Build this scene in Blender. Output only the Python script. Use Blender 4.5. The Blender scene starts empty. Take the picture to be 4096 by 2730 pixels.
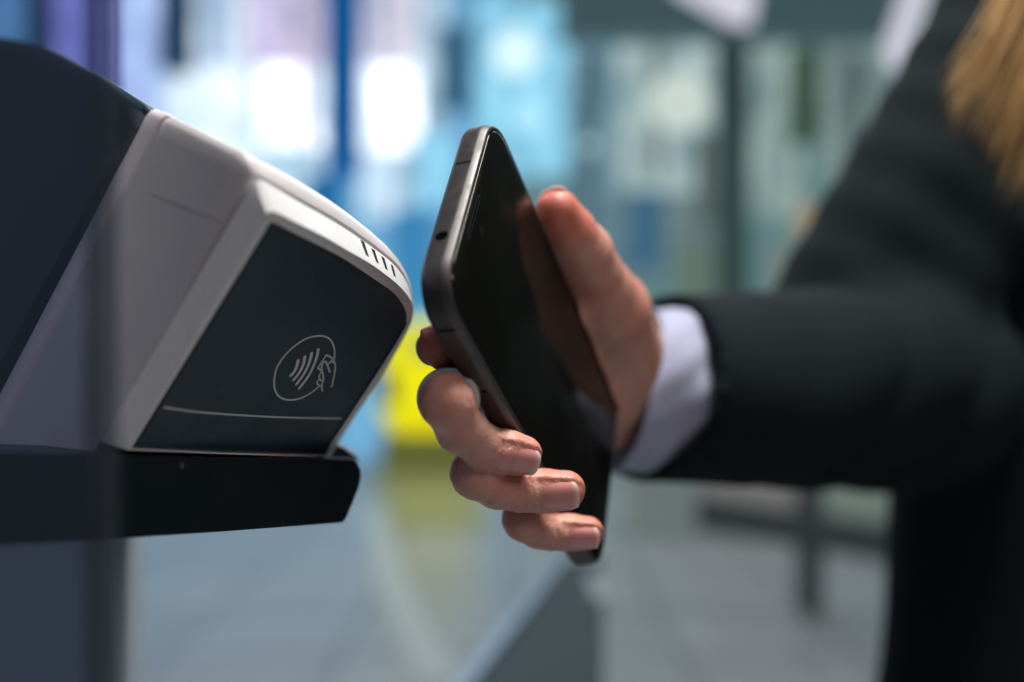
import bpy, bmesh, math, random
import numpy as np
from mathutils import Vector, Matrix

random.seed(7)
rng = np.random.default_rng(7)
sc = bpy.context.scene

# ------------------------------------------------------------------ camera, world, lamps, exposure
H = 1.10                      # lens height above the floor (m)
F = 996.0                     # focal length in picture pixels (35 mm lens, 36 mm sensor, 1024 px)
cam_d = bpy.data.cameras.new('camera')
cam_d.lens = 35.0
cam_d.sensor_width = 36.0
cam_d.clip_start = 0.01
cam_d.clip_end = 200
cam_d.dof.use_dof = True
cam_d.dof.focus_distance = 0.270
cam_d.dof.aperture_fstop = 3.5
cam = bpy.data.objects.new('camera', cam_d)
sc.collection.objects.link(cam)
cam.location = (0, 0, H)
cam.rotation_euler = (math.radians(90), 0, 0)
sc.camera = cam

world = bpy.data.worlds.new('World')
sc.world = world
world.use_nodes = True
world.node_tree.nodes['Background'].inputs[0].default_value = (0.58, 0.72, 0.80, 1)
world.node_tree.nodes['Background'].inputs[1].default_value = 0.10

def area_lamp(name, loc, target, sx, sy, watts, col):
    d = bpy.data.lights.new(name, 'AREA')
    d.shape = 'RECTANGLE'
    d.size, d.size_y = sx, sy
    d.energy = watts
    d.color = col
    o = bpy.data.objects.new(name, d)
    sc.collection.objects.link(o)
    o.location = loc
    o.rotation_euler = (Vector(target) - Vector(loc)).to_track_quat('-Z', 'Y').to_euler()
    return o

area_lamp('ceiling_lamp_light', (0.30, 0.36, 2.4), (0.0, 0.30, 1.1), 0.7, 0.35, 36, (1.0, 0.97, 0.93))
area_lamp('unseen_fill_light', (0.9, -0.9, 2.2), (0.05, 0.30, 1.1), 0.7, 0.5, 7, (1.0, 0.80, 0.72))  # unseen warm fill from behind the lens, right side
area_lamp('unseen_fill_light', (-1.1, -0.6, 1.7), (-0.1, 0.26, 1.1), 0.8, 0.8, 3.0, (0.95, 0.95, 1.0))  # added fill behind the lens, brightens the reader's left side
area_lamp('hall_ceiling_light', (0.0, 5.6, 3.6), (0.0, 5.0, 0.0), 5.0, 4.0, 95, (0.90, 0.98, 1.0))

sc.view_settings.view_transform = 'Standard'
sc.view_settings.look = 'None'
sc.view_settings.exposure = 0.0
sc.view_settings.gamma = 1.0
sc.view_settings.use_curve_mapping = False
sc.cycles.use_denoising = True

# ------------------------------------------------------------------ helpers
K = 0.4352                    # survey units -> picture pixels

def C2W(p):
    """survey space (mm: right, down, forward of the lens) -> world metres"""
    p = np.asarray(p, float)
    return np.stack([p[..., 0], p[..., 2], -p[..., 1]], -1) / 1000.0 + np.array([0, 0, H])

def W3(p):
    return Vector(C2W(p))

def srgb(r, g, b):
    f = lambda c: (c / 255 / 12.92) if c / 255 <= 0.04045 else ((c / 255 + 0.055) / 1.055) ** 2.4
    return (f(r), f(g), f(b))

def mat(name, col, rough=0.5, metal=0.0, bump=0.0, bscale=200.0, var=0.0, vscale=20.0, spec=0.5,
        sss=0.0, emit=None, estr=0.0, sheen=0.0, coat=0.0, attr=None, attr_col=None):
    m = bpy.data.materials.new(name)
    m.use_nodes = True
    nt = m.node_tree
    b = nt.nodes['Principled BSDF']
    b.inputs['Base Color'].default_value = (*col, 1)
    b.inputs['Roughness'].default_value = rough
    b.inputs['Metallic'].default_value = metal
    b.inputs['Specular IOR Level'].default_value = spec
    if coat:
        b.inputs['Coat Weight'].default_value = coat
        b.inputs['Coat Roughness'].default_value = 0.05
    if sheen:
        b.inputs['Sheen Weight'].default_value = sheen
        b.inputs['Sheen Roughness'].default_value = 0.5
        b.inputs['Sheen Tint'].default_value = (0.62, 0.9, 1.0, 1)
    if sss:
        b.inputs['Subsurface Weight'].default_value = sss
        b.inputs['Subsurface Radius'].default_value = (1.0, 0.38, 0.22)
        b.inputs['Subsurface Scale'].default_value = 0.004
    if emit:
        b.inputs['Emission Color'].default_value = (*emit, 1)
        b.inputs['Emission Strength'].default_value = estr
    tc = nt.nodes.new('ShaderNodeTexCoord')
    colsock = None
    if var:
        n = nt.nodes.new('ShaderNodeTexNoise')
        n.inputs['Scale'].default_value = vscale
        n.inputs['Detail'].default_value = 5
        nt.links.new(tc.outputs['Object'], n.inputs['Vector'])
        mx = nt.nodes.new('ShaderNodeMix')
        mx.data_type = 'RGBA'
        mx.inputs[6].default_value = (*[c * (1 - var) for c in col], 1)
        mx.inputs[7].default_value = (*[min(1, c * (1 + var)) for c in col], 1)
        nt.links.new(n.outputs['Fac'], mx.inputs[0])
        colsock = mx.outputs[2]
    if attr:
        at = nt.nodes.new('ShaderNodeAttribute')
        at.attribute_name = attr
        mx2 = nt.nodes.new('ShaderNodeMix')
        mx2.data_type = 'RGBA'
        if colsock:
            nt.links.new(colsock, mx2.inputs[6])
        else:
            mx2.inputs[6].default_value = (*col, 1)
        mx2.inputs[7].default_value = (*attr_col, 1)
        nt.links.new(at.outputs['Fac'], mx2.inputs[0])
        colsock = mx2.outputs[2]
    if colsock:
        nt.links.new(colsock, b.inputs['Base Color'])
    if bump:
        n2 = nt.nodes.new('ShaderNodeTexNoise')
        n2.inputs['Scale'].default_value = bscale
        n2.inputs['Detail'].default_value = 6
        nt.links.new(tc.outputs['Object'], n2.inputs['Vector'])
        bp = nt.nodes.new('ShaderNodeBump')
        bp.inputs['Strength'].default_value = bump
        bp.inputs['Distance'].default_value = 0.001
        nt.links.new(n2.outputs['Fac'], bp.inputs['Height'])
        nt.links.new(bp.outputs['Normal'], b.inputs['Normal'])
    return m

def emitter(name, col, strength=1.0, var=0.12, vscale=3.0):
    m = bpy.data.materials.new(name)
    m.use_nodes = True
    nt = m.node_tree
    nt.nodes.clear()
    out = nt.nodes.new('ShaderNodeOutputMaterial')
    e = nt.nodes.new('ShaderNodeEmission')
    e.inputs['Strength'].default_value = strength
    tc = nt.nodes.new('ShaderNodeTexCoord')
    n = nt.nodes.new('ShaderNodeTexNoise')
    n.inputs['Scale'].default_value = vscale
    n.inputs['Detail'].default_value = 3
    mp = nt.nodes.new('ShaderNodeMapping')
    mp.inputs['Scale'].default_value = (2.6, 1.0, 0.9)
    mp.inputs['Location'].default_value = (random.uniform(-9, 9), 0, random.uniform(-9, 9))
    nt.links.new(tc.outputs['Object'], mp.inputs['Vector'])
    nt.links.new(mp.outputs[0], n.inputs['Vector'])
    rg = nt.nodes.new('ShaderNodeMapRange')
    rg.inputs['From Min'].default_value = 0.3
    rg.inputs['From Max'].default_value = 0.7
    nt.links.new(n.outputs['Fac'], rg.inputs['Value'])
    mx = nt.nodes.new('ShaderNodeMix')
    mx.data_type = 'RGBA'
    mx.inputs[6].default_value = (*[c * (1 - var * k) for c, k in zip(col, (1.25, 0.95, 0.75))], 1)
    mx.inputs[7].default_value = (*[c * (1 + var) for c in col], 1)
    nt.links.new(rg.outputs[0], mx.inputs[0])
    nt.links.new(mx.outputs[2], e.inputs['Color'])
    nt.links.new(e.outputs[0], out.inputs['Surface'])
    return m

def thing(name, loc, label, cat, group=None):
    o = bpy.data.objects.new(name, None)
    sc.collection.objects.link(o)
    o.empty_display_size = 0.02
    o.location = loc
    o['label'] = label
    o['category'] = cat
    if group:
        o['group'] = group
    return o

def tag(o, label, cat, group=None):
    o['label'] = label
    o['category'] = cat
    if group:
        o['group'] = group
    return o

def link(name, verts, faces, m, parent=None, smooth=True, sharp=38.0):
    """one mesh object; verts are world metres, the origin is put at the centre of the verts"""
    v = np.asarray(verts, float)
    c = (v.max(0) + v.min(0)) / 2
    me = bpy.data.meshes.new(name)
    me.from_pydata((v - c).tolist(), [], [list(map(int, f)) for f in faces])
    me.materials.append(m)
    bm = bmesh.new()
    bm.from_mesh(me)
    bmesh.ops.recalc_face_normals(bm, faces=bm.faces)
    if smooth:
        for f in bm.faces:
            f.smooth = True
        for e in bm.edges:
            if len(e.link_faces) == 2 and e.calc_face_angle(0) > math.radians(sharp):
                e.smooth = False
    bm.to_mesh(me)
    bm.free()
    o = bpy.data.objects.new(name, me)
    sc.collection.objects.link(o)
    o.location = Vector(c)
    if parent:
        pl = Vector((0, 0, 0))
        q = parent
        while q:
            pl += q.location
            q = q.parent
        o.parent = parent
        o.location = Vector(c) - pl
    return o

def box(x0, x1, y0, y1, z0, z1):
    v = [(x, y, z) for x in (x0, x1) for y in (y0, y1) for z in (z0, z1)]
    f = [(0, 1, 3, 2), (4, 6, 7, 5), (0, 4, 5, 1), (2, 3, 7, 6), (0, 2, 6, 4), (1, 5, 7, 3)]
    return v, f

def bevel_obj(o, w, seg=3):
    md = o.modifiers.new('bevel', 'BEVEL')
    md.width = w
    md.segments = seg
    md.limit_method = 'ANGLE'
    return o

def merge(parts):
    V, Fc = [], []
    for v, f in parts:
        n = len(V)
        V.extend([tuple(p) for p in v])
        Fc.extend([tuple(i + n for i in q) for q in f])
    return V, Fc

def loft(rings, cap0=True, cap1=True):
    n = len(rings[0])
    V = [tuple(p) for r in rings for p in r]
    Fc = []
    for i in range(len(rings) - 1):
        for j in range(n):
            k = (j + 1) % n
            Fc.append((i * n + j, i * n + k, (i + 1) * n + k, (i + 1) * n + j))
    if cap0:
        Fc.append(tuple(range(n - 1, -1, -1)))
    if cap1:
        b = (len(rings) - 1) * n
        Fc.append(tuple(b + j for j in range(n)))
    return V, Fc

def resample(pts, n, closed=False):
    p = np.asarray(pts, float)
    d = np.r_[0, np.cumsum(np.linalg.norm(np.diff(p, axis=0), axis=1))]
    t = np.linspace(0, d[-1], n)
    return np.stack([np.interp(t, d, p[:, i]) for i in range(p.shape[1])], 1)

def spline(pts, n):
    """Catmull-Rom through pts, n samples"""
    p = np.asarray(pts, float)
    P = np.vstack([2 * p[0] - p[1], p, 2 * p[-1] - p[-2]])
    out = []
    m = len(p) - 1
    for s in np.linspace(0, m - 1e-9, n):
        i = int(s)
        t = s - i
        a, b, c, d = P[i:i + 4]
        out.append(0.5 * (2 * b + (c - a) * t + (2 * a - 5 * b + 4 * c - d) * t * t + (3 * b - a - 3 * c + d) * t ** 3))
    return np.array(out)

def tube(path, rad, n=8):
    path = np.asarray(path, float)
    rad = np.broadcast_to(rad, len(path))
    rings = []
    up = np.array([0.31, 0.2, 0.93])
    for i in range(len(path)):
        t = path[min(i + 1, len(path) - 1)] - path[max(i - 1, 0)]
        t /= np.linalg.norm(t) + 1e-12
        a = np.cross(t, up)
        a /= np.linalg.norm(a)
        b = np.cross(t, a)
        rings.append([path[i] + rad[i] * (math.cos(q) * a + math.sin(q) * b) for q in np.linspace(0, 2 * math.pi, n, endpoint=False)])
    return loft(rings)

def surface_nets(fun, lo, hi, h):
    """polygonise fun(P)=0 on a grid; returns verts, quads"""
    lo = np.asarray(lo, float)
    n = np.ceil((np.asarray(hi, float) - lo) / h).astype(int) + 1
    X = [lo[i] + h * np.arange(n[i]) for i in range(3)]
    D = np.empty(n, np.float32)
    step = max(1, int(600000 / (n[1] * n[2])))
    for s in range(0, n[0], step):
        g = np.stack(np.meshgrid(X[0][s:s + step], X[1], X[2], indexing='ij'), -1).astype(np.float32)
        D[s:s + step] = fun(g)
    S = D < 0
    cnt = np.zeros(n - 1, np.float32)
    acc = np.zeros((*(n - 1), 3), np.float32)
    corners = [(i, j, k) for i in (0, 1) for j in (0, 1) for k in (0, 1)]
    sl = lambda c: tuple(slice(c[i], n[i] - 1 + c[i]) for i in range(3))
    for a in corners:
        for ax in range(3):
            if a[ax]:
                continue
            b = list(a)
            b[ax] = 1
            da, db = D[sl(a)], D[sl(b)]
            cr = (da < 0) != (db < 0)
            with np.errstate(all='ignore'):
                t = np.where(cr, da / (da - db), 0)
            cnt += cr
            for q in range(3):
                acc[..., q] += np.where(cr, a[q] + (t if q == ax else 0), 0)
    act = cnt > 0
    idx = -np.ones(n - 1, np.int64)
    idx[act] = np.arange(act.sum())
    ijk = np.argwhere(act)
    V = lo + h * (ijk + acc[act] / cnt[act][:, None])
    quads = []
    for ax in range(3):
        o1, o2 = [q for q in range(3) if q != ax]
        a = [slice(1, n[q] - 1) for q in range(3)]
        a[ax] = slice(0, n[ax] - 1)
        b = list(a)
        b[ax] = slice(1, n[ax])
        s0, s1 = S[tuple(a)], S[tuple(b)]
        off = [1, 1, 1]
        off[ax] = 0
        cr = np.argwhere(s0 != s1) + np.array(off)
        if not len(cr):
            continue
        def id_(d1, d2):
            c = cr.copy()
            c[:, o1] -= d1
            c[:, o2] -= d2
            return idx[c[:, 0], c[:, 1], c[:, 2]]
        quads.append(np.stack([id_(0, 0), id_(1, 0), id_(1, 1), id_(0, 1)], 1))
    Q = np.vstack(quads)
    return V, Q[(Q >= 0).all(1)]

def smin(a, b, k):
    h = np.clip(0.5 + 0.5 * (b - a) / k, 0, 1)
    return b + (a - b) * h - k * h * (1 - h)

def smax(a, b, k):
    return -smin(-a, -b, k)

def cone(p, a, b, ra, rb):
    a = np.asarray(a, np.float32)
    b = np.asarray(b, np.float32)
    ab = b - a
    t = np.clip(((p - a) @ ab) / (ab @ ab), 0, 1)
    return np.linalg.norm(p - a - t[..., None] * ab, axis=-1) - (ra + (rb - ra) * t)

# ------------------------------------------------------------------ shared materials
M = {}
M['white_plastic'] = mat('white_plastic', (0.55, 0.53, 0.545), 0.38, bump=0.05, bscale=900, var=0.03)
M['rim_plastic'] = mat('rim_plastic', (0.74, 0.75, 0.76), 0.22, bump=0.03, bscale=900, var=0.02)
M['dark_face'] = mat('dark_face', (0.019, 0.048, 0.066), 0.5, bump=0.08, bscale=3000, var=0.1, spec=0.45)
M['print'] = mat('print', (0.62, 0.62, 0.62), 0.5, var=0.04, vscale=200)
M['slot'] = mat('slot', (0.010, 0.018, 0.02), 0.7, var=0.1, spec=0.05)
M['navy'] = mat('navy', (0.012, 0.024, 0.040), 0.3, bump=0.03, bscale=600, var=0.1)
M['black_plastic'] = mat('black_plastic', (0.004, 0.012, 0.018), 0.5, bump=0.1, bscale=2500, var=0.15, spec=0.3)
M['pedestal'] = mat('pedestal', (0.34, 0.40, 0.46), 0.5, var=0.05)
M['phone_metal'] = mat('phone_metal', (0.085, 0.08, 0.08), 0.44, metal=0.7, bump=0.06, bscale=6000, var=0.04, vscale=60)
M['phone_back'] = mat('phone_back', (0.03, 0.03, 0.032), 0.4, metal=0.3, var=0.05)
def screen_glass():
    m = mat('screen', (0.0058, 0.0068, 0.006), 0.5, spec=0.0, var=0.1, vscale=15)
    nt = m.node_tree
    b = nt.nodes['Principled BSDF']
    g = nt.nodes.new('ShaderNodeBsdfGlossy')
    g.inputs['Color'].default_value = (0.72, 0.70, 0.66, 1)
    g.inputs['Roughness'].default_value = 0.06
    tc = nt.nodes.new('ShaderNodeTexCoord')
    nz = nt.nodes.new('ShaderNodeTexNoise')
    nz.inputs['Scale'].default_value = 45
    nz.inputs['Detail'].default_value = 8
    nt.links.new(tc.outputs['Object'], nz.inputs['Vector'])
    mr = nt.nodes.new('ShaderNodeMapRange')
    mr.inputs['From Min'].default_value = 0.42
    mr.inputs['From Max'].default_value = 0.75
    mr.inputs['To Min'].default_value = 0.05
    mr.inputs['To Max'].default_value = 0.30
    nt.links.new(nz.outputs['Fac'], mr.inputs['Value'])
    nt.links.new(mr.outputs[0], g.inputs['Roughness'])
    fr_ = nt.nodes.new('ShaderNodeFresnel')
    fr_.inputs['IOR'].default_value = 1.42
    mx = nt.nodes.new('ShaderNodeMixShader')
    nt.links.new(fr_.outputs[0], mx.inputs[0])
    nt.links.new(b.outputs[0], mx.inputs[1])
    nt.links.new(g.outputs[0], mx.inputs[2])
    nt.links.new(mx.outputs[0], nt.nodes['Material Output'].inputs['Surface'])
    return m
M['screen'] = screen_glass()
M['antenna'] = mat('antenna', (0.012, 0.014, 0.016), 0.6, var=0.05, spec=0.05)
M['hole'] = mat('hole', (0.002, 0.003, 0.004), 0.8, var=0.05, spec=0.0)
M['skin'] = mat('skin', (0.60, 0.325, 0.255), 0.38, bump=0.30, bscale=1300, var=0.24, vscale=110, spec=0.45, sss=0.15,
                attr='flush', attr_col=(0.62, 0.14, 0.085))
M['nail'] = mat('nail', (0.66, 0.27, 0.25), 0.18, var=0.10, vscale=200, spec=0.5, sss=0.15, coat=0.25,
                attr='free_edge', attr_col=(0.72, 0.56, 0.48))
M['silver'] = mat('silver', (0.86, 0.85, 0.83), 0.38, metal=0.75, var=0.03)
M['cuff'] = mat('cuff', (0.35, 0.36, 0.50), 0.85, bump=0.6, bscale=60, var=0.04, sheen=0.2)
M['jacket'] = mat('jacket', (0.0038, 0.0084, 0.0104), 0.9, bump=0.5, bscale=700, var=0.2, vscale=60, spec=0.15, sheen=0.012)
M['hair'] = mat('hair', (0.56, 0.34, 0.13), 0.4, var=0.45, vscale=60, spec=0.5)

# ------------------------------------------------------------------ the hall behind: floor, walls, windows, columns, lamps
def up(u, v, Y):
    """survey point at distance Y metres -> world x, z"""
    return (u * K - 512) / F * Y, H - (v * K - 341) / F * Y

floor_m = mat('floor_stone', (0.46, 0.47, 0.48), 0.33, bump=0.04, bscale=40, var=0.12, vscale=2.5)
nt_ = floor_m.node_tree
bk_ = nt_.nodes.new('ShaderNodeTexBrick')
bk_.offset = 0.0
bk_.inputs['Scale'].default_value = 1.0
bk_.inputs['Brick Width'].default_value = 0.6
bk_.inputs['Row Height'].default_value = 0.6
bk_.inputs['Mortar Size'].default_value = 0.012
bk_.inputs['Color1'].default_value = (1, 1, 1, 1)
bk_.inputs['Color2'].default_value = (0.86, 0.87, 0.88, 1)
bk_.inputs['Mortar'].default_value = (0.45, 0.46, 0.47, 1)
tcf = nt_.nodes.new('ShaderNodeTexCoord')
nt_.links.new(tcf.outputs['Object'], bk_.inputs['Vector'])
mul = nt_.nodes.new('ShaderNodeMix')
mul.data_type = 'RGBA'
mul.blend_type = 'MULTIPLY'
mul.inputs[0].default_value = 1.0
src_ = nt_.nodes['Principled BSDF'].inputs['Base Color'].links[0].from_socket
nt_.links.new(src_, mul.inputs[6])
nt_.links.new(bk_.outputs['Color'], mul.inputs[7])
nt_.links.new(mul.outputs[2], nt_.nodes['Principled BSDF'].inputs['Base Color'])
fl = link('floor', [(-14, -3, 0), (14, -3, 0), (14, 16, 0), (-14, 16, 0)], [(0, 1, 2, 3)], floor_m, smooth=False)
fl['kind'] = 'structure'

def floor_at(u, v):
    Y = H * F / (v * K - 341)
    return (u * K - 512) / F * Y, Y

stripe_m = mat('floor_stripe', (0.60, 0.63, 0.62), 0.4, var=0.06, vscale=6)
left = [floor_at(u, v) for u, v in ((835, 1160), (840, 1230), (858, 1330), (900, 1430), (960, 1568))]
right = [floor_at(u, v) for u, v in ((885, 1160), (905, 1230), (935, 1330), (985, 1430), (1065, 1568))]
lp, rp = spline(left, 14), spline(right, 14)
V = [(*p, 0.004) for p in lp] + [(*p, 0.004) for p in rp]
st = link('floor_stripe', V, [(i, i + 1, 15 + i, 14 + i) for i in range(13)], stripe_m, smooth=False)
st['kind'] = 'structure'

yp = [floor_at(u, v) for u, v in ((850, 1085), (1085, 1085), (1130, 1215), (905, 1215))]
yf = link('floor_reflection_patch', [(x, y, 0.008) for x, y in yp], [(0, 1, 2, 3)], mat('yellow_reflection', (0.42, 0.41, 0.18), 0.45, var=0.1, vscale=6), smooth=False)  # yellow patch paints the ticket machine's reflection on the floor
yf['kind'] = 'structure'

YW = 9.0
def slab(name, u0, u1, v0, v1, Y, depth, m, label=None, cat=None, group=None, parent=None, floor=False):
    x0, z1 = up(u0, v0, Y)
    x1, z0 = up(u1, v1, Y)
    if floor:
        z0 = 0.0
    v, f = box(x0, x1, Y, Y + depth, z0, z1)
    o = link(name, v, f, m, parent, smooth=False)
    if label:
        tag(o, label, cat, group)
    return o

wall_blue = emitter('blue_wall_glow', srgb(120, 182, 222), 0.85, 0.25, 1.2)  # wall brightness put in as an added glow
slab('glowing_wall', -60, 1190, -220, 1064, YW + 0.3, 0.2, wall_blue,
     'blue wall with an added glow behind the bright windows on the left', 'wall', floor=True)
wall_teal = mat('teal_wall', (0.16, 0.23, 0.235), 0.6, var=0.2, vscale=1.5, emit=srgb(95, 130, 134), estr=0.7)  # faint glow put into the wall colour in place of hall light
slab('glazed_wall', 1195, 2500, -220, 1064, YW + 0.3, 0.2, wall_teal,
     'grey-green glazed wall behind the dark column on the right', 'wall', floor=True)

W = [
 # u0, u1, v0, v1, sRGB, strength, dy, label
 (100, 226, -120, 420, (168, 168, 240), 1.0, .0, 'lilac lit window above the dark cabinet, leftmost of the windows'),
 (226, 262, -120, 420, (104, 92, 186), 0.85, .02, 'narrow violet window strip beside the lilac lit window'),
 (262, 380, -120, 420, (176, 196, 242), 1.0, .0, 'pale lilac-blue window left of the dark blue column'),
 (414, 560, -120, 150, (218, 230, 244), 1.05, .0, 'pale blue-white upper window right of the dark blue column'),
 (560, 618, -120, 150, (216, 206, 234), 1.0, .0, 'pale mauve upper window strip, left of the purple streak'),
 (618, 642, -120, 150, (180, 168, 218), 0.95, .03, 'thin purple upper window strip between two pale windows'),
 (642, 766, -120, 150, (222, 208, 230), 1.0, .0, 'pink-white upper window against the bright blue column'),
 (365, 592, 152, 440, (226, 240, 252), 1.15, .0, 'wide white window above the white reader housing'),
 (596, 744, 152, 335, (250, 253, 255), 1.9, -.02, 'dazzling white window left of the blue column'),
 (604, 760, 337, 460, (200, 228, 246), 1.0, .0, 'pale blue window under the dazzling white window'),
 (804, 962, -120, 150, (228, 220, 234), 1.0, .0, 'pink-white upper window right of the blue column'),
 (826, 965, 152, 345, (250, 253, 255), 1.8, -.02, 'dazzling white window right of the blue column'),
 (826, 945, 347, 500, (205, 228, 246), 1.0, .0, 'pale blue lower window right of the blue column'),
 (947, 1040, 310, 470, (150, 212, 238), 1.0, -.03, 'light cyan window just left of the phone top'),
 (964, 1030, -120, 300, (190, 214, 232), 0.95, .0, 'grey-white window strip left of the dusty blue poster'),
 (1095, 1310, 0, 400, (150, 212, 236), 1.0, .0, 'cyan window above the phone'),
 (1312, 1410, 80, 640, (130, 166, 180), 0.9, .0, 'grey-blue window above the thumb'),
 (1412, 1650, 90, 440, (178, 198, 196), 1.0, .0, 'broad pale green window left of the dark column'),
 (1412, 1650, 442, 640, (122, 142, 142), 0.95, .0, 'grey lower window under the broad pale green one'),
 (1730, 1840, 90, 500, (160, 182, 174), 0.95, .0, 'pale green window just right of the dark column'),
 (1888, 2040, 90, 480, (138, 160, 154), 0.9, .0, 'dim green window beside the dark jacket'),
]
for i, (u0, u1, v0, v1, c, s, dy, lab) in enumerate(W):
    slab('window', u0, u1, v0, v1, YW + 0.15 + dy, 0.08, emitter('window_light', srgb(*c), s * (0.80 if u0 > 1300 else 0.95), 0.42, 2.2), lab, 'window', 'lit windows along the back wall')

col_blue = mat('blue_glow_paint', (0.0, 0.10, 0.30), 0.5, var=0.08, emit=srgb(0, 108, 185), estr=0.5)  # columns carry an added glow in place of light falling on them
col_dark = mat('dark_blue_glow_paint', (0.01, 0.05, 0.10), 0.5, var=0.1, emit=srgb(16, 62, 100), estr=0.5)
col_green = mat('dark_green_glow_paint', (0.03, 0.05, 0.05), 0.5, var=0.1, emit=srgb(48, 70, 70), estr=0.6)
slab('column', 746, 824, -200, 400, YW - 0.15, 0.2, col_blue, 'bright blue column between two dazzling white windows', 'column')
slab('column', 368, 428, -200, 158, YW - 0.15, 0.2, col_dark, 'short dark blue column hanging between pale windows above the reader', 'column')
slab('column', 60, 98, -200, 300, YW - 0.15, 0.2, col_dark, 'dark blue column beside the lilac window at the far left', 'column')
slab('column', 1655, 1722, 60, 1064, YW - 0.3, 0.25, col_green, 'dark green-grey column between the pale green windows', 'column', floor=True)
slab('ceiling_beam', 1290, 2060, -60, 80, YW - 0.4, 0.3, mat('beam_paint', (0.05, 0.11, 0.12), 0.5, var=0.15, emit=srgb(74, 98, 104), estr=0.6),  # beam paint carries an added glow too
     'dark teal ceiling beam above the pale green windows', 'beam')

# round ceiling lamps and shelf goods that read as soft blobs through the glass
def globe(name, u, v, Y, r, m, label, cat, group=None):
    x, z = up(u, v, Y)
    rings = []
    for a in np.linspace(0.12, math.pi - 0.12, 9):
        rings.append([(x + r * math.sin(a) * math.cos(q), Y + r * math.sin(a) * math.sin(q), z + r * math.cos(a)) for q in np.linspace(0, 2 * math.pi, 16, endpoint=False)])
    v_, f_ = loft(rings)
    return tag(link(name, v_, f_, m), label, cat, group)
lamp_white = emitter('lamp_glow', (1.0, 1.0, 1.0), 3.0, 0.03)
globe('lamp', 1185, 120, YW - 0.3, 0.21, emitter('lamp_cyan', srgb(215, 245, 255), 1.15, .03), 'glowing pale cyan globe lamp high above the phone', 'lamp', 'globe lamps')
globe('lamp', 1215, 270, YW - 0.3, 0.14, emitter('lamp_cyan_small', srgb(170, 225, 245), 1.2, .03), 'dimmer cyan globe lamp under the bright globe lamp', 'lamp', 'globe lamps')
globe('lamp', 1560, 235, YW - 0.3, 0.26, emitter('lamp_green', srgb(208, 222, 214), 0.95, .03), 'large pale green globe lamp left of the dark column', 'lamp', 'globe lamps')
globe('lamp', 1355, 335, 5.0, 0.035, emitter('lamp_grey', srgb(160, 190, 190), 1.2, .03), 'small faint grey globe lamp above the thumb', 'lamp', 'globe lamps')

goods = [
 (1005, 1090, 60, 250, (70, 120, 150), 'dusty blue poster left of the cyan globe lamp'),
 (1440, 1530, 440, 620, (62, 108, 134), 'dusky blue cabinet under the pale green window'),
 (1560, 1660, 560, 720, (104, 124, 112), 'olive-grey display stand at the foot of the dark column'),
 (1820, 1885, 110, 330, (70, 98, 80), 'dark green poster right of the dark column'),
 (1840, 1930, 470, 560, (176, 150, 118), 'beige display box beside the elbow'),
 (1770, 1880, 560, 700, (130, 142, 138), 'grey display box below the beige display box'),
 (700, 790, 400, 560, (20, 118, 178), 'strong blue panel below the bright blue column'),
 (1330, 1372, 120, 700, (84, 112, 122), 'slim grey poster strip between the cyan and green windows'),
 (1500, 1520, 100, 400, (120, 132, 122), 'thin olive-grey poster strip inside the broad pale green window'),
 (1600, 1640, 300, 520, (96, 112, 108), 'grey-green poster just left of the dark green-grey column'),
 (1950, 1985, 120, 520, (88, 108, 108), 'slim teal poster strip close to the dark shoulder'),
 (470, 500, -100, 140, (150, 190, 226), 'slim blue poster strip in the upper window above the reader'),
 (690, 712, -100, 330, (206, 190, 222), 'slim lilac poster strip between the pink upper windows'),
 (860, 880, -100, 140, (186, 196, 226), 'slim lavender poster strip right of the blue column'),
 (900, 1000, 480, 720, (60, 140, 196), 'mid blue panel between reader and phone'),
]
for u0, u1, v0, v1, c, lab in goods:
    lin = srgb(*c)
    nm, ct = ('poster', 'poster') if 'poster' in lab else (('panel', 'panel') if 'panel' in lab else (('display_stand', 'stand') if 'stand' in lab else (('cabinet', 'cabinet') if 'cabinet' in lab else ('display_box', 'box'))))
    slab(nm, u0, u1, v0, v1, YW - 0.1, 0.12, mat(nm + '_paint', lin, 0.5, var=0.15, vscale=4, emit=lin, estr=0.55), lab, ct)  # glow in their own colour stands in for hall light on them

# linear lamps under the ceiling
strip_m = emitter('strip_light', srgb(214, 212, 226), 1.0, .03)
def prism(pts, dy, m, name, label, cat, group=None):
    """outline of (u, v, Y) points given real thickness upward"""
    a = [(up(u, v, Y)[0], Y, up(u, v, Y)[1]) for u, v, Y in pts]
    b = [(x, y + dy * .3, z + dy) for x, y, z in a]
    v_, f_ = loft([a, b])
    return tag(link(name, v_, f_, m, smooth=False), label, cat, group)
prism([(1545, -20, 5.0), (1690, 62, 6.2), (1728, 58, 6.2), (1745, -30, 5.0)], 0.06, strip_m, 'ceiling_light', 'white ceiling light at the top edge above the dark column', 'ceiling light', 'ceiling lights')
prism([(2090, -30, 5.0), (2036, 120, 6.4), (2048, 165, 6.4), (2070, 165, 6.4), (2140, -30, 5.0)], 0.06, strip_m, 'ceiling_light', 'pinkish slanting ceiling light against the dark shoulder', 'ceiling light', 'ceiling lights')

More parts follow.
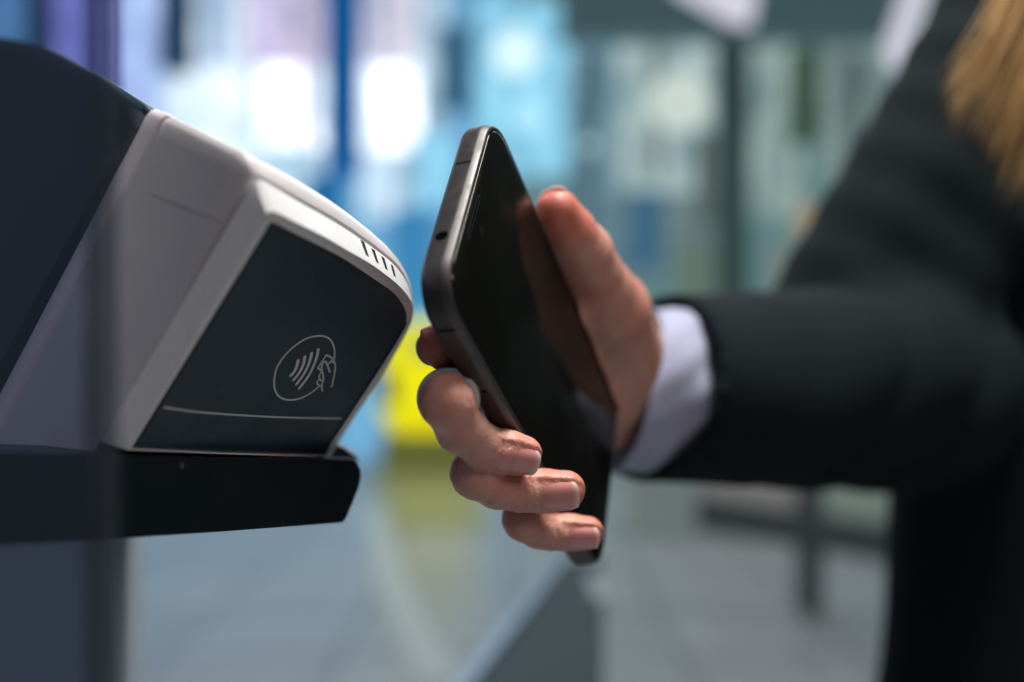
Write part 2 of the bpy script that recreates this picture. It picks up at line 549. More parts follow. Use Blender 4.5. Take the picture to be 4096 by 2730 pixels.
# yellow ticket machine far down the hall
yk = thing('ticket_machine', (*[up(960, 900, 8.4)[0], 8.4], 0), 'bright yellow ticket machine seen between the reader and the phone', 'ticket machine')
ym = mat('yellow_glow_paint', (0.75, 0.62, 0.0), 0.45, var=0.08, vscale=3, emit=srgb(228, 220, 0), estr=0.85)  # glow added to the paint so the yellow stays bright
x0, x1 = up(866, 0, 8.4)[0], up(1090, 0, 8.4)[0]
bevel_obj(link('cabinet', *box(x0, x1, 8.4, 8.9, 0.30, up(0, 735, 8.4)[1]), ym, yk, smooth=False), 0.2, 5)
link('plinth', *box(x0 + .04, x1 - .04, 8.43, 8.87, 0, 0.31), mat('plinth_reflection_olive', (0.42, 0.42, 0.10), 0.5, var=.1), yk, smooth=False)  # olive stands in for the machine's yellow reflection in the floor
link('coin_panel', *box(x0 + .05, x0 + .16, 8.385, 8.40, 0.55, 0.85), mat('coin_steel', (0.10, 0.12, 0.12), 0.4, var=.1), yk, smooth=False)
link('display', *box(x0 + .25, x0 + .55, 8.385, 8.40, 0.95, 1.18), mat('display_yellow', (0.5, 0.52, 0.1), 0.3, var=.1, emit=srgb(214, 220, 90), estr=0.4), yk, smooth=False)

# second gate further along the aisle, low dark cabinet with a blue metal edge
g2 = thing('gate_cabinet', (0.05, 1.15, 0), 'dark low gate cabinet with a slanting blue edge below the phone', 'ticket gate')
dark_gate = mat('gate_dark', (0.012, 0.022, 0.026), 0.55, spec=0.2, var=0.12, vscale=8)
edge_m = mat('gate_edge', (0.13, 0.19, 0.28), 0.35, var=0.05)
def at(u, v, Y):
    x, z = up(u, v, Y)
    return (x, Y, z)
zt = 0.80
def on_z(u, v, z):
    Y = (H - z) * F / (v * K - 341)
    return ((u * K - 512) / F * Y, Y, z)
pl = [on_z(1052, 1620, zt), on_z(1306, 1282, zt), on_z(1384, 1282, zt), on_z(1384, 1620, zt)]
lo_ = [(x, y, 0.0) for x, y, z in pl]
bevel_obj(link('cabinet', *loft([lo_, pl]), dark_gate, g2, smooth=False), 0.006)
e0, e1 = np.array(pl[0]), np.array(pl[1])
nrm = np.array([-(e1 - e0)[1], (e1 - e0)[0], 0])
nrm /= np.linalg.norm(nrm)
e = [e0, e1, e1 + nrm * 0.016, e0 + nrm * 0.016]
link('edge_trim', *loft([[p - np.array([0, 0, .05]) for p in e], [p + np.array([0, 0, .003]) for p in e]]), edge_m, g2, smooth=False)
link('reflection_strip', *box(0.093, 0.113, 1.14, 1.26, zt + .001, zt + .004), mat('reflection_grey', (0.20, 0.22, 0.22), 0.4, var=0.08), g2, smooth=False)  # pale strip paints a light reflection on the dark top

# low barrier further back under the forearm
br = thing('barrier', (1.4, 4.4, 0), 'dark low barrier rail with a post under the sleeve', 'barrier')
bar_m = mat('barrier_paint', (0.11, 0.13, 0.135), 0.45, var=0.1)
a = [at(1600, 1178, 4.2), at(2140, 1268, 3.7)]
p0, p1 = np.array(a[0]), np.array(a[1])
hh = np.array([0, 0, 0.07]); dd = np.array([0.01, 0.06, 0])
link('rail', *loft([[p0 - hh, p0 - hh + dd, p0 + hh + dd, p0 + hh], [p1 - hh, p1 - hh + dd, p1 + hh + dd, p1 + hh]]), bar_m, br, smooth=False)
for u, vv, Y in ((1872, 1080, 4.0),):
    x, z = up(u, vv, Y)
    link('post', *box(x - .045, x + .045, Y + .03, Y + .12, 0, z), bar_m, br, smooth=False)
for u, v, du, lab, c in ((1740, 1128, 105, 'added pale pinkish glowing block for bright floor behind the barrier rail', (152, 148, 146)), (1965, 1115, 80, 'added pale green glowing block for bright floor between barrier post and jacket', (140, 156, 146)), (1530, 1120, 85, 'added grey-green glowing block left of the barrier rail', (134, 146, 142))):
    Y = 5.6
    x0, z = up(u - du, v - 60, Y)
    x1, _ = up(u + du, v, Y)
    tag(bevel_obj(link('glow_block', *box(x0, x1, Y, Y + .4, 0, z), mat('bench_paint', srgb(*c), 0.5, var=0.08, emit=srgb(*c), estr=0.35), smooth=False), .02), lab, 'bench', 'added glowing blocks')  # added blocks, pale and glowing, stand in for bright floor

# ------------------------------------------------------------------ card reader on its gate
RX = np.array([0.578, 0.029, 0.816]); RX /= np.linalg.norm(RX)
RY = np.array([0.495, -0.807, -0.322]); RY -= RX * (RX @ RY); RY /= np.linalg.norm(RY)
RN = np.cross(RX, RY)
if RN[2] > 0:
    RN = -RN
RP0 = np.array([(304 - 512) / F, (368 - 341) / F, 1.0]) * 268

def rd(u, v, w=0.0):
    d = np.array([(u * K - 512) / F, (v * K - 341) / F, 1.0])
    return d * ((w + RN @ RP0) / (RN @ d))

def outline(pl_, pt, pb, w):
    a = resample(pl_, 26)
    b = resample(spline(pt, 200), 90)
    c = resample(pb, 16)
    uv = np.vstack([a[:-1], b[:-1], c[:-1]])
    return np.array([rd(u, v, w) for u, v in uv])

oP = ([(302, 1029), (612, 525), (617, 515)], [(617, 515), (624, 510), (640, 516), (674, 534), (747, 571), (784, 591), (824, 616.6), (864, 644), (893.5, 664.2), (912, 681), (926.5, 702), (933, 718), (933.5, 735), (928, 757), (868, 855), (806, 950), (745, 1044)], [(745, 1044), (520, 1038), (302, 1029)])
oQ = ([(294, 1034), (607, 500), (612, 490)], [(612, 490), (621, 486), (638, 490), (680, 511), (747, 545), (798, 575), (849, 604.5), (886, 631), (912, 652), (932, 673), (945, 693), (949, 712), (947, 731), (940, 750), (877, 858), (813, 953), (750, 1050)], [(750, 1050), (522, 1044), (294, 1034)])
oR = ([(231, 1014), (572, 436), (582, 421)], [(582, 421), (597, 413), (618, 423), (691, 467), (747, 498), (800, 530), (829, 550), (855, 568), (884, 590), (906, 609), (923, 630), (935, 650), (944, 676), (948, 702), (947.5, 722), (940, 747), (879, 858), (815, 953), (752, 1054)], [(752, 1054), (520, 1056), (231, 1014)])
oT = ([(159, 1130), (535, 392), (548, 366)], [(548, 366), (566, 353), (600, 369), (674, 408), (746, 451), (777, 471), (812, 496), (845, 522), (877, 549), (907, 578), (923, 606), (936, 634), (944, 668), (947.5, 700), (946, 724), (938, 750), (876, 860), (813, 955), (750, 1058)], [(750, 1066), (520, 1090), (159, 1130)])

P0r, P1r = outline(*oP, -1.2), outline(*oP, 0.15)
Q1r = outline(*oQ, 0.0)
Q0r = outline(*oQ, 0.25)
Rr = outline(*oR, -6.2)
Rr1 = outline(*oR, -6.5)
def inset(ring, s):
    c = ring.mean(0)
    return c + (ring - c) * s
reader = thing('card_reader', W3(rd(520, 1040, -15)), 'white contactless card reader with dark face plate, hand and wave symbol', 'card reader')
mid = P1r * 0.35 + Q0r * 0.65
bz = [inset(P0r, 1.0), P1r, mid + RN * -0.25, Q0r, Q0r * .93 + Rr * .07 + RN * .06, Q0r * .6 + Rr * .4 + RN * 0.1, Q0r * .08 + Rr * .92 + RN * .08, Rr, inset(Rr1, 0.985) - RN * 0.6]
bz_o = link('bezel', *loft([C2W(r) for r in bz], True, True), M['rim_plastic'], reader, sharp=30)

Tr = outline(*oT, -12.5)
oS = outline(*oR, -7.9)
tl = np.array(Tr[27])
ti = int(np.argmin([(p[0] / p[2] * F + 512) * 0 + abs(p[0] / p[2] * F + 512 - 566 * K) + abs(p[1] / p[2] * F + 341 - 353 * K) for p in Tr]))
tl = Tr[ti]
rear_tl = np.array([(360 * K - 512) / F, (252 * K - 341) / F, 1.0]) * (tl[2] + 26)
G = rear_tl - tl
cT = Tr.mean(0)
SH = np.array([-8.3, 7.5, 2.0])          # the foot of the shell flares back and down
hgt = np.clip(-((Tr - tl) @ RY), 0, None)[:, None] / 75.0
def sh(t, k=1.0):
    return Tr + G * t + SH * hgt * t * k
hs = [inset(oS, 0.955), inset(oS, 0.978), oS * .96 + Tr * .04 - RN * .3, oS * .75 + Tr * .25 + RN * .5, oS * .3 + Tr * .7 + RN * .5, sh(.05)]
hs += [sh(t) for t in (0.15, 0.3, 0.5, 0.65, 0.76)]
hs += [inset(sh(.82), .994), inset(sh(.90), .978), inset(sh(.97), .952), inset(sh(1.0), .93)]
link('housing', *loft([C2W(r) for r in hs], True, True), M['white_plastic'], reader, sharp=34)

tr_ = [inset(sh(.86), .985), inset(sh(.875), 1.0), inset(sh(.90), 1.004), inset(sh(1.03), .998), inset(sh(1.06), .985), inset(sh(1.07), .965)]
link('rear_highlight', *loft([C2W(r) for r in tr_]), mat('highlight_plastic', (0.76, 0.69, 0.72), 0.3, var=0.03), reader, sharp=40)  # added pinkish band paints the highlight along the housing's rear edge

def on_mesh(rings, uv, half, lift, name, m, parent):
    """thin strip laid on a lofted surface along survey points"""
    v_, f_ = loft([C2W(r) for r in rings], True, True)
    tree = BVHTree.FromPolygons([Vector(p) for p in v_], f_)
    pts = spline(uv, 24)
    tn = np.gradient(pts, axis=0)
    tn /= np.linalg.norm(tn, axis=1)[:, None]
    nn = np.stack([-tn[:, 1], tn[:, 0]], 1)
    V = []
    for off in (-half, half):
        for (u, v), q in zip(pts, nn):
            u2, v2 = u + q[0] * off, v + q[1] * off
            d = Vector(((u2 * K - 512) / F, 1.0, -(v2 * K - 341) / F)).normalized()
            h_, nr, _, _ = tree.ray_cast(Vector((0, 0, H)), d)
            if h_ is None:
                V.append(V[-1])
                continue
            if nr.dot(d) > 0:
                nr = -nr
            V.append(np.array(h_ + nr * lift))
    n = len(pts)
    V += [p - np.array([0, -0.0004, 0]) for p in V]
    fc = []
    for i in range(n - 1):
        fc += [(i, i + 1, n + i + 1, n + i), (2 * n + i, 3 * n + i, 3 * n + i + 1, 2 * n + i + 1), (i, 2 * n + i, 2 * n + i + 1, i + 1), (n + i, n + i + 1, 3 * n + i + 1, 3 * n + i)]
    return link(name, V, fc, m, parent)
from mathutils.bvhtree import BVHTree
on_mesh(hs, [(345, 444), (370, 454), (400, 466), (470, 494), (528, 520)], 1.1, 0.00008, 'seam', mat('seam_shadow_gap', (0.30, 0.29, 0.30), 0.6, var=.05), reader)

face = link('face_plate', *loft([C2W(inset(P0r, .999) - RN * 1.0), C2W(inset(P0r, .999) + RN * 0.9)], True, True), M['dark_face'], reader, sharp=30)

def ribbon(pts, width, w, close=False):
    """flat printed stroke on the face plane, slightly raised; pts are survey (u, v)"""
    p3 = [rd(u, v, w) for u, v in spline(pts, max(10, len(pts) * 5))]
    p2 = np.array([((p - RP0) @ RX, (p - RP0) @ RY) for p in p3])
    t = np.gradient(p2, axis=0)
    t /= np.linalg.norm(t, axis=1)[:, None]
    nn = np.stack([-t[:, 1], t[:, 0]], 1)
    ww = np.broadcast_to(width, len(p2))[:, None] / 2
    # round ends
    L, R_ = p2 + nn * ww, p2 - nn * ww
    loop = list(L)
    for a in np.linspace(0, math.pi, 7)[1:-1]:
        loop.append(p2[-1] + ww[-1] * (math.cos(a) * nn[-1] + math.sin(a) * t[-1]))
    loop += list(R_[::-1])
    for a in np.linspace(0, math.pi, 7)[1:-1]:
        loop.append(p2[0] + ww[0] * (-math.cos(a) * nn[0] - math.sin(a) * t[0]))
    n = len(p2)
    m_ = 5
    top = np.array([RP0 + RX * q[0] + RY * q[1] + RN * w for q in loop])
    bot = top - RN * 0.06
    N_ = len(loop)
    faces = []
    # strip quads for the body, fans for the ends
    Li = list(range(n)); Ri = list(range(n + m_, n + m_ + n))[::-1]
    for i in range(n - 1):
        faces.append((Li[i], Li[i + 1], Ri[i + 1], Ri[i]))
    faces.append(tuple([Li[-1]] + list(range(n, n + m_)) + [Ri[-1]]))
    faces.append(tuple([Ri[0]] + list(range(2 * n + m_, N_)) + [Li[0]]))
    for i in range(N_):
        j = (i + 1) % N_
        faces.append((i, j, N_ + j, N_ + i))
    return C2W(np.vstack([top, bot])), faces

def z6(p):
    return [((1050 + x / 4.48) * 0.57446, (1300 + y / 4.48) * 0.57446) for x, y in p]
strokes = [
 ([(1278, 655), (1290, 560), (1290, 470), (1275, 380), (1240, 300), (1180, 235), (1100, 203), (1000, 197), (880, 215), (750, 262), (620, 345), (500, 440), (400, 545), (310, 670), (245, 800), (215, 930), (207, 1050), (220, 1150), (260, 1240), (330, 1305), (430, 1340), (540, 1343), (650, 1323), (760, 1280), (870, 1215), (950, 1155), (1010, 1100)], .52),
 ([(635, 640), (625, 700), (590, 800), (545, 870), (507, 905)], 1.0),
 ([(755, 575), (742, 670), (690, 800), (620, 910), (558, 982)], .98),
 ([(878, 508), (860, 600), (820, 720), (740, 880), (610, 1062)], .95),
 ([(998, 440), (975, 560), (920, 720), (820, 920), (660, 1135)], .9),
 ([(1235, 650), (1254, 597), (1252, 592)], .55), ([(1254, 597), (1145, 537)], .55), ([(1145, 537), (990, 770)], .5), ([(990, 772), (1050, 812)], .55),
 ([(1065, 820), (1060, 740), (1085, 680), (1128, 655), (1155, 705), (1205, 840)], .58),
 ([(1185, 700), (1215, 662), (1280, 675), (1303, 712), (1292, 860), (1262, 1000), (1240, 1105)], .52),
 ([(1065, 820), (1085, 900), (1085, 1000), (1060, 1090), (1072, 1182)], .55),
 ([(1045, 850), (1016, 910), (1025, 960), (1050, 1000), (1078, 1000)], .5),
 ([(1012, 975), (975, 1030), (990, 1065), (1030, 1095), (1055, 1090)], .5),
]
wz = -0.22
parts = [ribbon(z6(p) if len(p) > 2 else z6([p[0], ((p[0][0] + p[1][0]) / 2, (p[0][1] + p[1][1]) / 2), p[1]]), w, wz) for p, w in strokes]
link('contactless_symbol', *merge(parts), M['print'], face, smooth=False)
link('stripe', *ribbon([(378, 936.5), (450, 946.5), (541, 953.5), (631, 958.5), (710, 960.7), (783, 961.8)], 0.55, wz), M['print'], face, smooth=False)

# four vent slots in the upper rim band
from mathutils.bvhtree import BVHTree
bv, bf = loft([C2W(r) for r in bz], True, True)
bvh = BVHTree.FromPolygons([Vector(p) for p in bv], bf)
for (a0, b0), (a1, b1), wd in (((832, 553.5), (844, 588), 10.5), ((856.5, 572.5), (867, 603.5), 9.5), ((879, 590.5), (888, 619), 8.5), ((900, 609), (907, 635), 7.0)):
    # laid on the curved band itself
    tops, bots = [], []
    for t in np.linspace(0, 1, 7):
        for k in np.linspace(0, 1, 3):
            u = (a0 + (a1 - a0) * t) + (k - .5) * wd * (0.82 - .18 * t)
            v = (b0 + (b1 - b0) * t) + (k - .5) * wd * .55
            d = Vector(((u * K - 512) / F, 1.0, -(v * K - 341) / F)).normalized()
            hit, nr, _, _ = bvh.ray_cast(Vector((0, 0, H)), d)
            if nr.dot(d) > 0:
                nr = -nr
            tops.append(np.array(hit + nr * 0.00007))
            bots.append(np.array(hit - nr * 0.0012))
    V = tops + bots
    fc = []
    for i in range(6):
        for j in range(2):
            q = (i * 3 + j, i * 3 + j + 1, i * 3 + j + 4, i * 3 + j + 3)
            fc += [q, tuple(x + 21 for x in q[::-1])]
    rim_ = [0, 1, 2] + [i * 3 + 2 for i in range(1, 7)] + [19, 18] + [i * 3 for i in range(5, 0, -1)]
    fc += [(x, y, y + 21, x + 21) for x, y in zip(rim_, rim_[1:] + rim_[:1])]
    link('vent_slot', V, fc, M['slot'], reader, smooth=False)

# the gate that carries the reader: navy upper cabinet, black tray arm, pale pedestal
gate = thing('ticket_gate', W3((-150, 1100, 330)), 'dark ticket gate with a black tray arm holding the white card reader', 'ticket gate')
cb = [inset(sh(.9), .93), inset(sh(.99), .945)]
for (u, v, z), k, sc_ in (((336, 243, .0), 1.1, .965), ((240, 181, .03), 1.6, .99), ((160, 135, .06), 2.1, 1.0), ((100, 106, .085), 2.6, 1.02), ((20, 88, .115), 3.2, 1.02), ((-160, 72, .16), 4.2, 1.02)):
    d0 = rear_tl[2] + 2 + z * 1000
    tp_ = np.array([(u * K - 512) / F, (v * K - 341) / F, 1.0]) * d0
    cb.append(inset(Tr + (tp_ - tl) + SH * hgt * k * 1.6, sc_) + 0 * tp_)
    q_ = cb[-1][ti]
    cb[-1] = cb[-1] + (tp_ - q_)
link('cabinet', *loft([C2W(r) for r in cb]), M['navy'], gate, sharp=50)

# tray: its front wall follows the foot of the face plate
TN = np.cross(np.array([0.0, 1.0, 0.0]), RX)
TN /= np.linalg.norm(TN)
if TN[2] > 0:
    TN = -TN
tp0 = rd(520, 1042, 2.5)
def tr(u, v, w=0.0):
    d = np.array([(u * K - 512) / F, (v * K - 341) / F, 1.0])
    return d * ((w + TN @ tp0) / (TN @ d))
tray_uv = [(-160, 1034), (0, 1037), (250, 1045), (500, 1052), (745, 1054), (808, 1058), (822, 1064), (830, 1078), (831, 1096), (826, 1120), (810, 1160), (797, 1190), (790, 1200), (780, 1202), (500, 1223), (250, 1240), (0, 1254), (-160, 1263)]
fr = np.array([tr(u, v) for u, v in tray_uv])
bk = fr - TN * 42
tw = [inset(fr, .994) + TN * .0, fr - TN * 0.8, fr - TN * 5.0]
tr_o = link('tray', *loft([C2W(inset(fr, .992)), C2W(fr - TN * .9), C2W(fr - TN * 40)]), M['black_plastic'], gate, sharp=40)
# raised back lip of the tray, light on its top edge painted as a pale strip
lip = np.array([tr(u, v, -22) for u, v in ((752, 1058), (770, 1016), (792, 1026), (815, 1044), (826, 1062))])
link('tray_lip', *loft([C2W(lip), C2W(lip - TN * 3)]), M['black_plastic'], gate, sharp=40)
lt = np.array([tr(u, v, -21.5) for u, v in ((768, 1014), (792, 1024), (817, 1042), (817, 1047), (792, 1030), (769, 1020))])
link('lip_highlight', *loft([C2W(lt), C2W(lt - TN * 4)]), M['rim_plastic'], gate, sharp=40)
le = np.array([tr(u, v, .15) for u, v in ((745, 1049), (818, 1053), (818, 1059), (745, 1055))])
link('front_edge', *loft([C2W(le), C2W(le - TN * 3)]), mat('tray_edge', (0.20, 0.24, 0.31), 0.35, var=.05), gate, sharp=40)
scr = [tr(416, 1070, .2) + 0.8 * np.array([math.cos(a), math.sin(a), 0]) for a in np.linspace(0, 2 * math.pi, 12, endpoint=False)]
link('screw', *loft([C2W(np.array(scr) - TN * 1), C2W(scr)]), mat('screw_steel', (0.12, 0.14, 0.15), 0.4, var=0.05), gate, sharp=40)
pv = [at(-500, 1230, .36), at(290, 1230, .36), at(335, 1230, .46), at(-500, 1230, .60)]
pz = C2W(tr(300, 1225))[2]
pt_ = [(x, y, pz) for x, y, z in pv]
pb_ = [(x, y, 0) for x, y, z in pv]
bevel_obj(link('pedestal', *loft([pb_, pt_]), M['pedestal'], gate, smooth=False), .01)

# near glass flap of the gate at the left edge of the view
gm = bpy.data.materials.new('tinted_glass')
gm.use_nodes = True
nt = gm.node_tree
nt.nodes.clear()
out = nt.nodes.new('ShaderNodeOutputMaterial')
tb = nt.nodes.new('ShaderNodeBsdfTransparent')
tb.inputs[0].default_value = (0.66, 0.69, 0.79, 1)
gb = nt.nodes.new('ShaderNodeBsdfGlossy')
gb.inputs['Roughness'].default_value = 0.08
gb.inputs['Color'].default_value = (0.8, 0.8, 0.95, 1)
fz = nt.nodes.new('ShaderNodeFresnel')
fz.inputs['IOR'].default_value = 1.45
mx = nt.nodes.new('ShaderNodeMixShader')
nt.links.new(fz.outputs[0], mx.inputs[0])
nt.links.new(tb.outputs[0], mx.inputs[1])
nt.links.new(gb.outputs[0], mx.inputs[2])
df = nt.nodes.new('ShaderNodeBsdfDiffuse')
df.inputs['Color'].default_value = (0.42, 0.48, 0.62, 1)
mx2 = nt.nodes.new('ShaderNodeMixShader')
mx2.inputs[0].default_value = 0.035  # pale diffuse veil paints the haze of reflections on the pane
nt.links.new(mx.outputs[0], mx2.inputs[1])
nt.links.new(df.outputs[0], mx2.inputs[2])
nt.links.new(mx2.outputs[0], out.inputs['Surface'])
flap = thing('glass_flap', W3((-70, 200, 165)), 'tinted glass gate flap close to the lens at the left edge', 'glass flap')
xg = (190 * K - 512) / F * 0.165
gv, gf = box(xg - 0.10, xg, 0.165, 0.171, H - 0.30, H + 0.12)
link('pane', gv, gf, gm, flap, smooth=False)
gme = bpy.data.materials.new('glass_edge')
gme.use_nodes = True
nt = gme.node_tree
nt.nodes.clear()
out = nt.nodes.new('ShaderNodeOutputMaterial')
tb = nt.nodes.new('ShaderNodeBsdfTransparent')
tb.inputs[0].default_value = (0.60, 0.63, 0.66, 1)
db = nt.nodes.new('ShaderNodeBsdfDiffuse')
db.inputs[0].default_value = (0.10, 0.12, 0.14, 1)
mx = nt.nodes.new('ShaderNodeMixShader')
mx.inputs[0].default_value = 0.2
nt.links.new(tb.outputs[0], mx.inputs[1])
nt.links.new(db.outputs[0], mx.inputs[2])
nt.links.new(mx.outputs[0], out.inputs['Surface'])
link('polished_edge', *box(xg + .0004, xg + 0.0036, 0.1652, 0.1708, H - 0.30, H + 0.12), gme, flap, smooth=False)

# ------------------------------------------------------------------ smartphone
PA = np.array([-5.4, -66.1, 280.3])
PR = np.array([[-0.153, 0.339, 0.928], [0.744, 0.658, -0.118], [-0.651, 0.672, -0.352]])
u_, s_, vt_ = np.linalg.svd(PR)
PR = u_ @ vt_
PW, PL, PT = 73.0, 135.0, 8.6

def ph(q):
    return PA + np.asarray(q, float) @ PR.T
def phw(q):
    return C2W(ph(q))

def rrect(x0, x1, y0, y1, r, w, n=12):
    pts = []
    for cx, cy, a0 in ((x1 - r, y1 - r, 0), (x0 + r, y1 - r, 90), (x0 + r, y0 + r, 180), (x1 - r, y0 + r, 270)):
        for a in np.linspace(a0, a0 + 90, n):
            pts.append((cx + r * math.cos(math.radians(a)), cy + r * math.sin(math.radians(a)), w))
    return np.array(pts)

phone = thing('smartphone', W3(ph((PW / 2, PL / 2, -PT))), 'black smartphone with a dark screen held in the hand beside the card reader', 'smartphone')
RC = 12.0
def pr(ins, w):
    return phw(rrect(ins, PW - ins, ins, PL - ins, RC - ins, w))
prof = [(3.2, -0.55), (2.1, -0.5), (1.9, -0.25), (1.5, -0.06), (1.05, -0.08), (0.8, -0.22), (0.62, -0.48), (0.28, -1.5), (0.12, -1.85), (0.03, -2.2), (0.0, -2.6), (0.0, -6.2), (0.25, -7.0), (0.9, -7.9), (2.2, -8.4), (4.0, -8.6)]
frame = link('frame', *loft([pr(i, w) for i, w in prof]), M['phone_metal'], phone, sharp=50)
bevel_g = [(4.0, -0.6), (2.15, -0.6), (2.05, -0.3), (2.15, -0.05), (2.5, 0.12), (3.2, 0.2)]
scr_o = link('screen', *loft([pr(i, w) for i, w in bevel_g]), M['screen'], phone, sharp=60)
link('back_cover', *loft([pr(3.5, -8.45), pr(3.6, -8.75)]), M['phone_back'], phone, sharp=40)

def pslab(u0, u1, v0, v1, w0, w1):
    a = phw(np.array([(u0, v0, w0), (u1, v0, w0), (u1, v1, w0), (u0, v1, w0)]))
    b = phw(np.array([(u0, v0, w1), (u1, v0, w1), (u1, v1, w1), (u0, v1, w1)]))
    return loft([a, b])
# features located from the picture on the phone's own faces
def ph_on(px, py, axis, val):
    d = np.array([(px - 512) / F, (py - 341) / F, 1.0])
    ax = PR[:, axis]
    P = d * ((val + ax @ PA) / (ax @ d))
    return (P - PA) @ PR
q0, q1 = ph_on(480, 197, 2, 0.2), ph_on(467, 237, 2, 0.2)
vm = (q0[1] + q1[1]) / 2
def pill(u0, u1, v, r, w0, w1):
    pts = []
    for a in np.linspace(-90, 90, 8):
        pts.append((u1 - r + r * math.cos(math.radians(a)), v + r * math.sin(math.radians(a)), w0))
    for a in np.linspace(90, 270, 8):
        pts.append((u0 + r + r * math.cos(math.radians(a)), v + r * math.sin(math.radians(a)), w0))
    p = np.array(pts)
    p2 = p.copy(); p2[:, 2] = w1
    return loft([phw(p), phw(p2)])
ear = link('earpiece', *pill(q0[0], q1[0], vm, 0.75, 0.1, 0.23), mat('earpiece_mesh', (0.035, 0.04, 0.04), 0.7, var=.1, spec=0.05), phone, sharp=40)
link('earpiece_mesh', *pill(q0[0] + .3, q1[0] - .3, vm, 0.45, 0.2, 0.25), M['hole'], ear, sharp=40)
qs = ph_on(482, 231, 2, 0.2)
link('sensor', *pill(qs[0] - 1.6, qs[0] + 1.6, qs[1], 1.3, 0.1, 0.215), mat('sensor_glass', (0.012, 0.009, 0.006), 0.12, var=.1), phone, sharp=40)
qd = ph_on(452.3, 277, 2, 0.2)
link('sensor_glint', *pill(qd[0] - .5, qd[0] + .5, qd[1], 0.5, 0.1, 0.215), mat('glint_gold', (0.28, 0.23, 0.12), 0.3, var=.1), phone, sharp=40)  # gold dot paints a sensor reflection on the glass
qj = ph_on(440, 236, 1, 0.0)
def disc(c, axis, r, a, b, n=20):
    o1, o2 = [q for q in range(3) if q != axis]
    A_, B_ = [], []
    for t in np.linspace(0, 2 * math.pi, n, endpoint=False):
        p = np.array(c, float)
        p[o1] += r * math.cos(t)
        p[o2] += r * math.sin(t)
        pa, pb = p.copy(), p.copy()
        pa[axis] = a
        pb[axis] = b
        A_.append(pa)
        B_.append(pb)
    return loft([phw(np.array(A_)), phw(np.array(B_))])
qj[2] = -4.3
jk = link('audio_jack', *disc(qj, 1, 1.9, 1.5, -0.02), M['phone_metal'], phone, sharp=40)
link('socket', *disc(qj, 1, 1.7, 1.0, -0.04), M['hole'], jk, sharp=40)
qa = ph_on(466, 162, 1, 0.0)
link('antenna_band', *pslab(qa[0] - .55, qa[0] + .55, -.015, 1.0, -2.1, -6.5), M['antenna'], phone, smooth=False)
qb = ph_on(443.5, 331, 0, PW)
link('antenna_band', *pslab(PW - 1.0, PW + .015, qb[1] - .55, qb[1] + .55, -2.1, -6.5), M['antenna'], phone, smooth=False)
qm = ph_on(480, 392, 0, PW)
link('microphone_hole', *disc((PW, qm[1], -3.6), 0, 0.5, PW - 1, PW + .05), M['hole'], phone, sharp=40)

# ------------------------------------------------------------------ the person: hand, cuff, jacket, hair
person = thing('person', (0.38, 0.60, 0.0), 'person in a dark suit jacket with a white cuff holding a phone to the reader', 'person')

WR = np.array([-50.0, 176.0, 2.5])          # wrist, in phone coordinates (mm)
KN = np.array([-15.0, 138.0, -13.0])
ELBOW_C = np.array([232.0, 28.0, 572.0])
ELB = (ELBOW_C - PA) @ PR
FINGERS = {
 'middle': dict(ch=[(36, 74, -25, 9.0), (64, 46, -17.5, 7.0), (80.5, 31.0, -10.2, 6.9), (80.8, 42.0, -10.6, 6.25), (79.6, 52.5, -8.0, 6.0), (78.4, 56.6, -3.5, 5.7), (77.4, 60.0, -.2, 5.4)]),
 'ring': dict(ch=[(34, 94, -25, 8.8), (62, 74, -19.5, 7.0), (82.2, 60.4, -13.4, 6.8), (81, 67.8, -10.3, 6.2), (79.6, 73.2, -4.9, 6.1), (78.4, 76, 1, 5.8), (77.4, 77.8, 6.5, 5.5)]),
 'pinky': dict(ch=[(30, 112, -22, 8.5), (60, 98, -16.5, 6.5), (80.5, 87.0, -9.0, 6.1), (79.6, 93.0, -6.9, 5.5), (78.5, 97.3, -3.6, 5.4), (77.6, 99.4, 1, 5.1), (76.8, 101.4, 5.6, 4.9)]),
 'index': dict(ch=[(32, 58, -24, 9.0), (44, 50, -20, 8.0), (54, 40, -16.2, 6.6), (64.0, 27.5, -14.9, 5.8)]),
 'thumb': dict(ch=[(-15, 128, 2.5, 12.0), (-11.0, 97, 7.0, 12.4), (-9.2, 85, 7.0, 10.2), (-8.2, 75.5, 6.4, 9.3), (-7.9, 66.2, 5.5, 9.9), (-6.6, 56, 4.5, 8.2), (-6.0, 45.6, 3.4, 6.9)]),
}
E1, E2, EN = np.eye(3)
NAILS = {
 'middle': dict(n=(1.0, -0.50, 0.12), L=11.6),
 'ring': dict(n=(1.0, -0.48, 0.12), L=11.2),
 'pinky': dict(n=(1.0, -0.45, 0.12), L=9.4),
 'index': dict(n=(0.25, 0.1, -1.0), L=9.5),
 'thumb': dict(n=(-1.0, 0.0, -0.15), L=12.0),
}
for k, d in NAILS.items():
    ch = FINGERS[k]['ch']
    c = np.array(ch[-1][:3], float)
    di = c - np.array(ch[-2][:3], float) if k != 'thumb' else c - np.array(ch[-3][:3], float)
    di /= np.linalg.norm(di)
    nn = np.array(d['n'], float)
    nn -= di * (nn @ di)
    nn /= np.linalg.norm(nn)
    pl_n = np.linalg.norm(c - np.array(ch[-3][:3], float))
    d.update(c=c, d=di, n=nn, s=np.cross(di, nn), r=ch[-1][3], tp=(ch[-3][3] - ch[-1][3]) / pl_n)

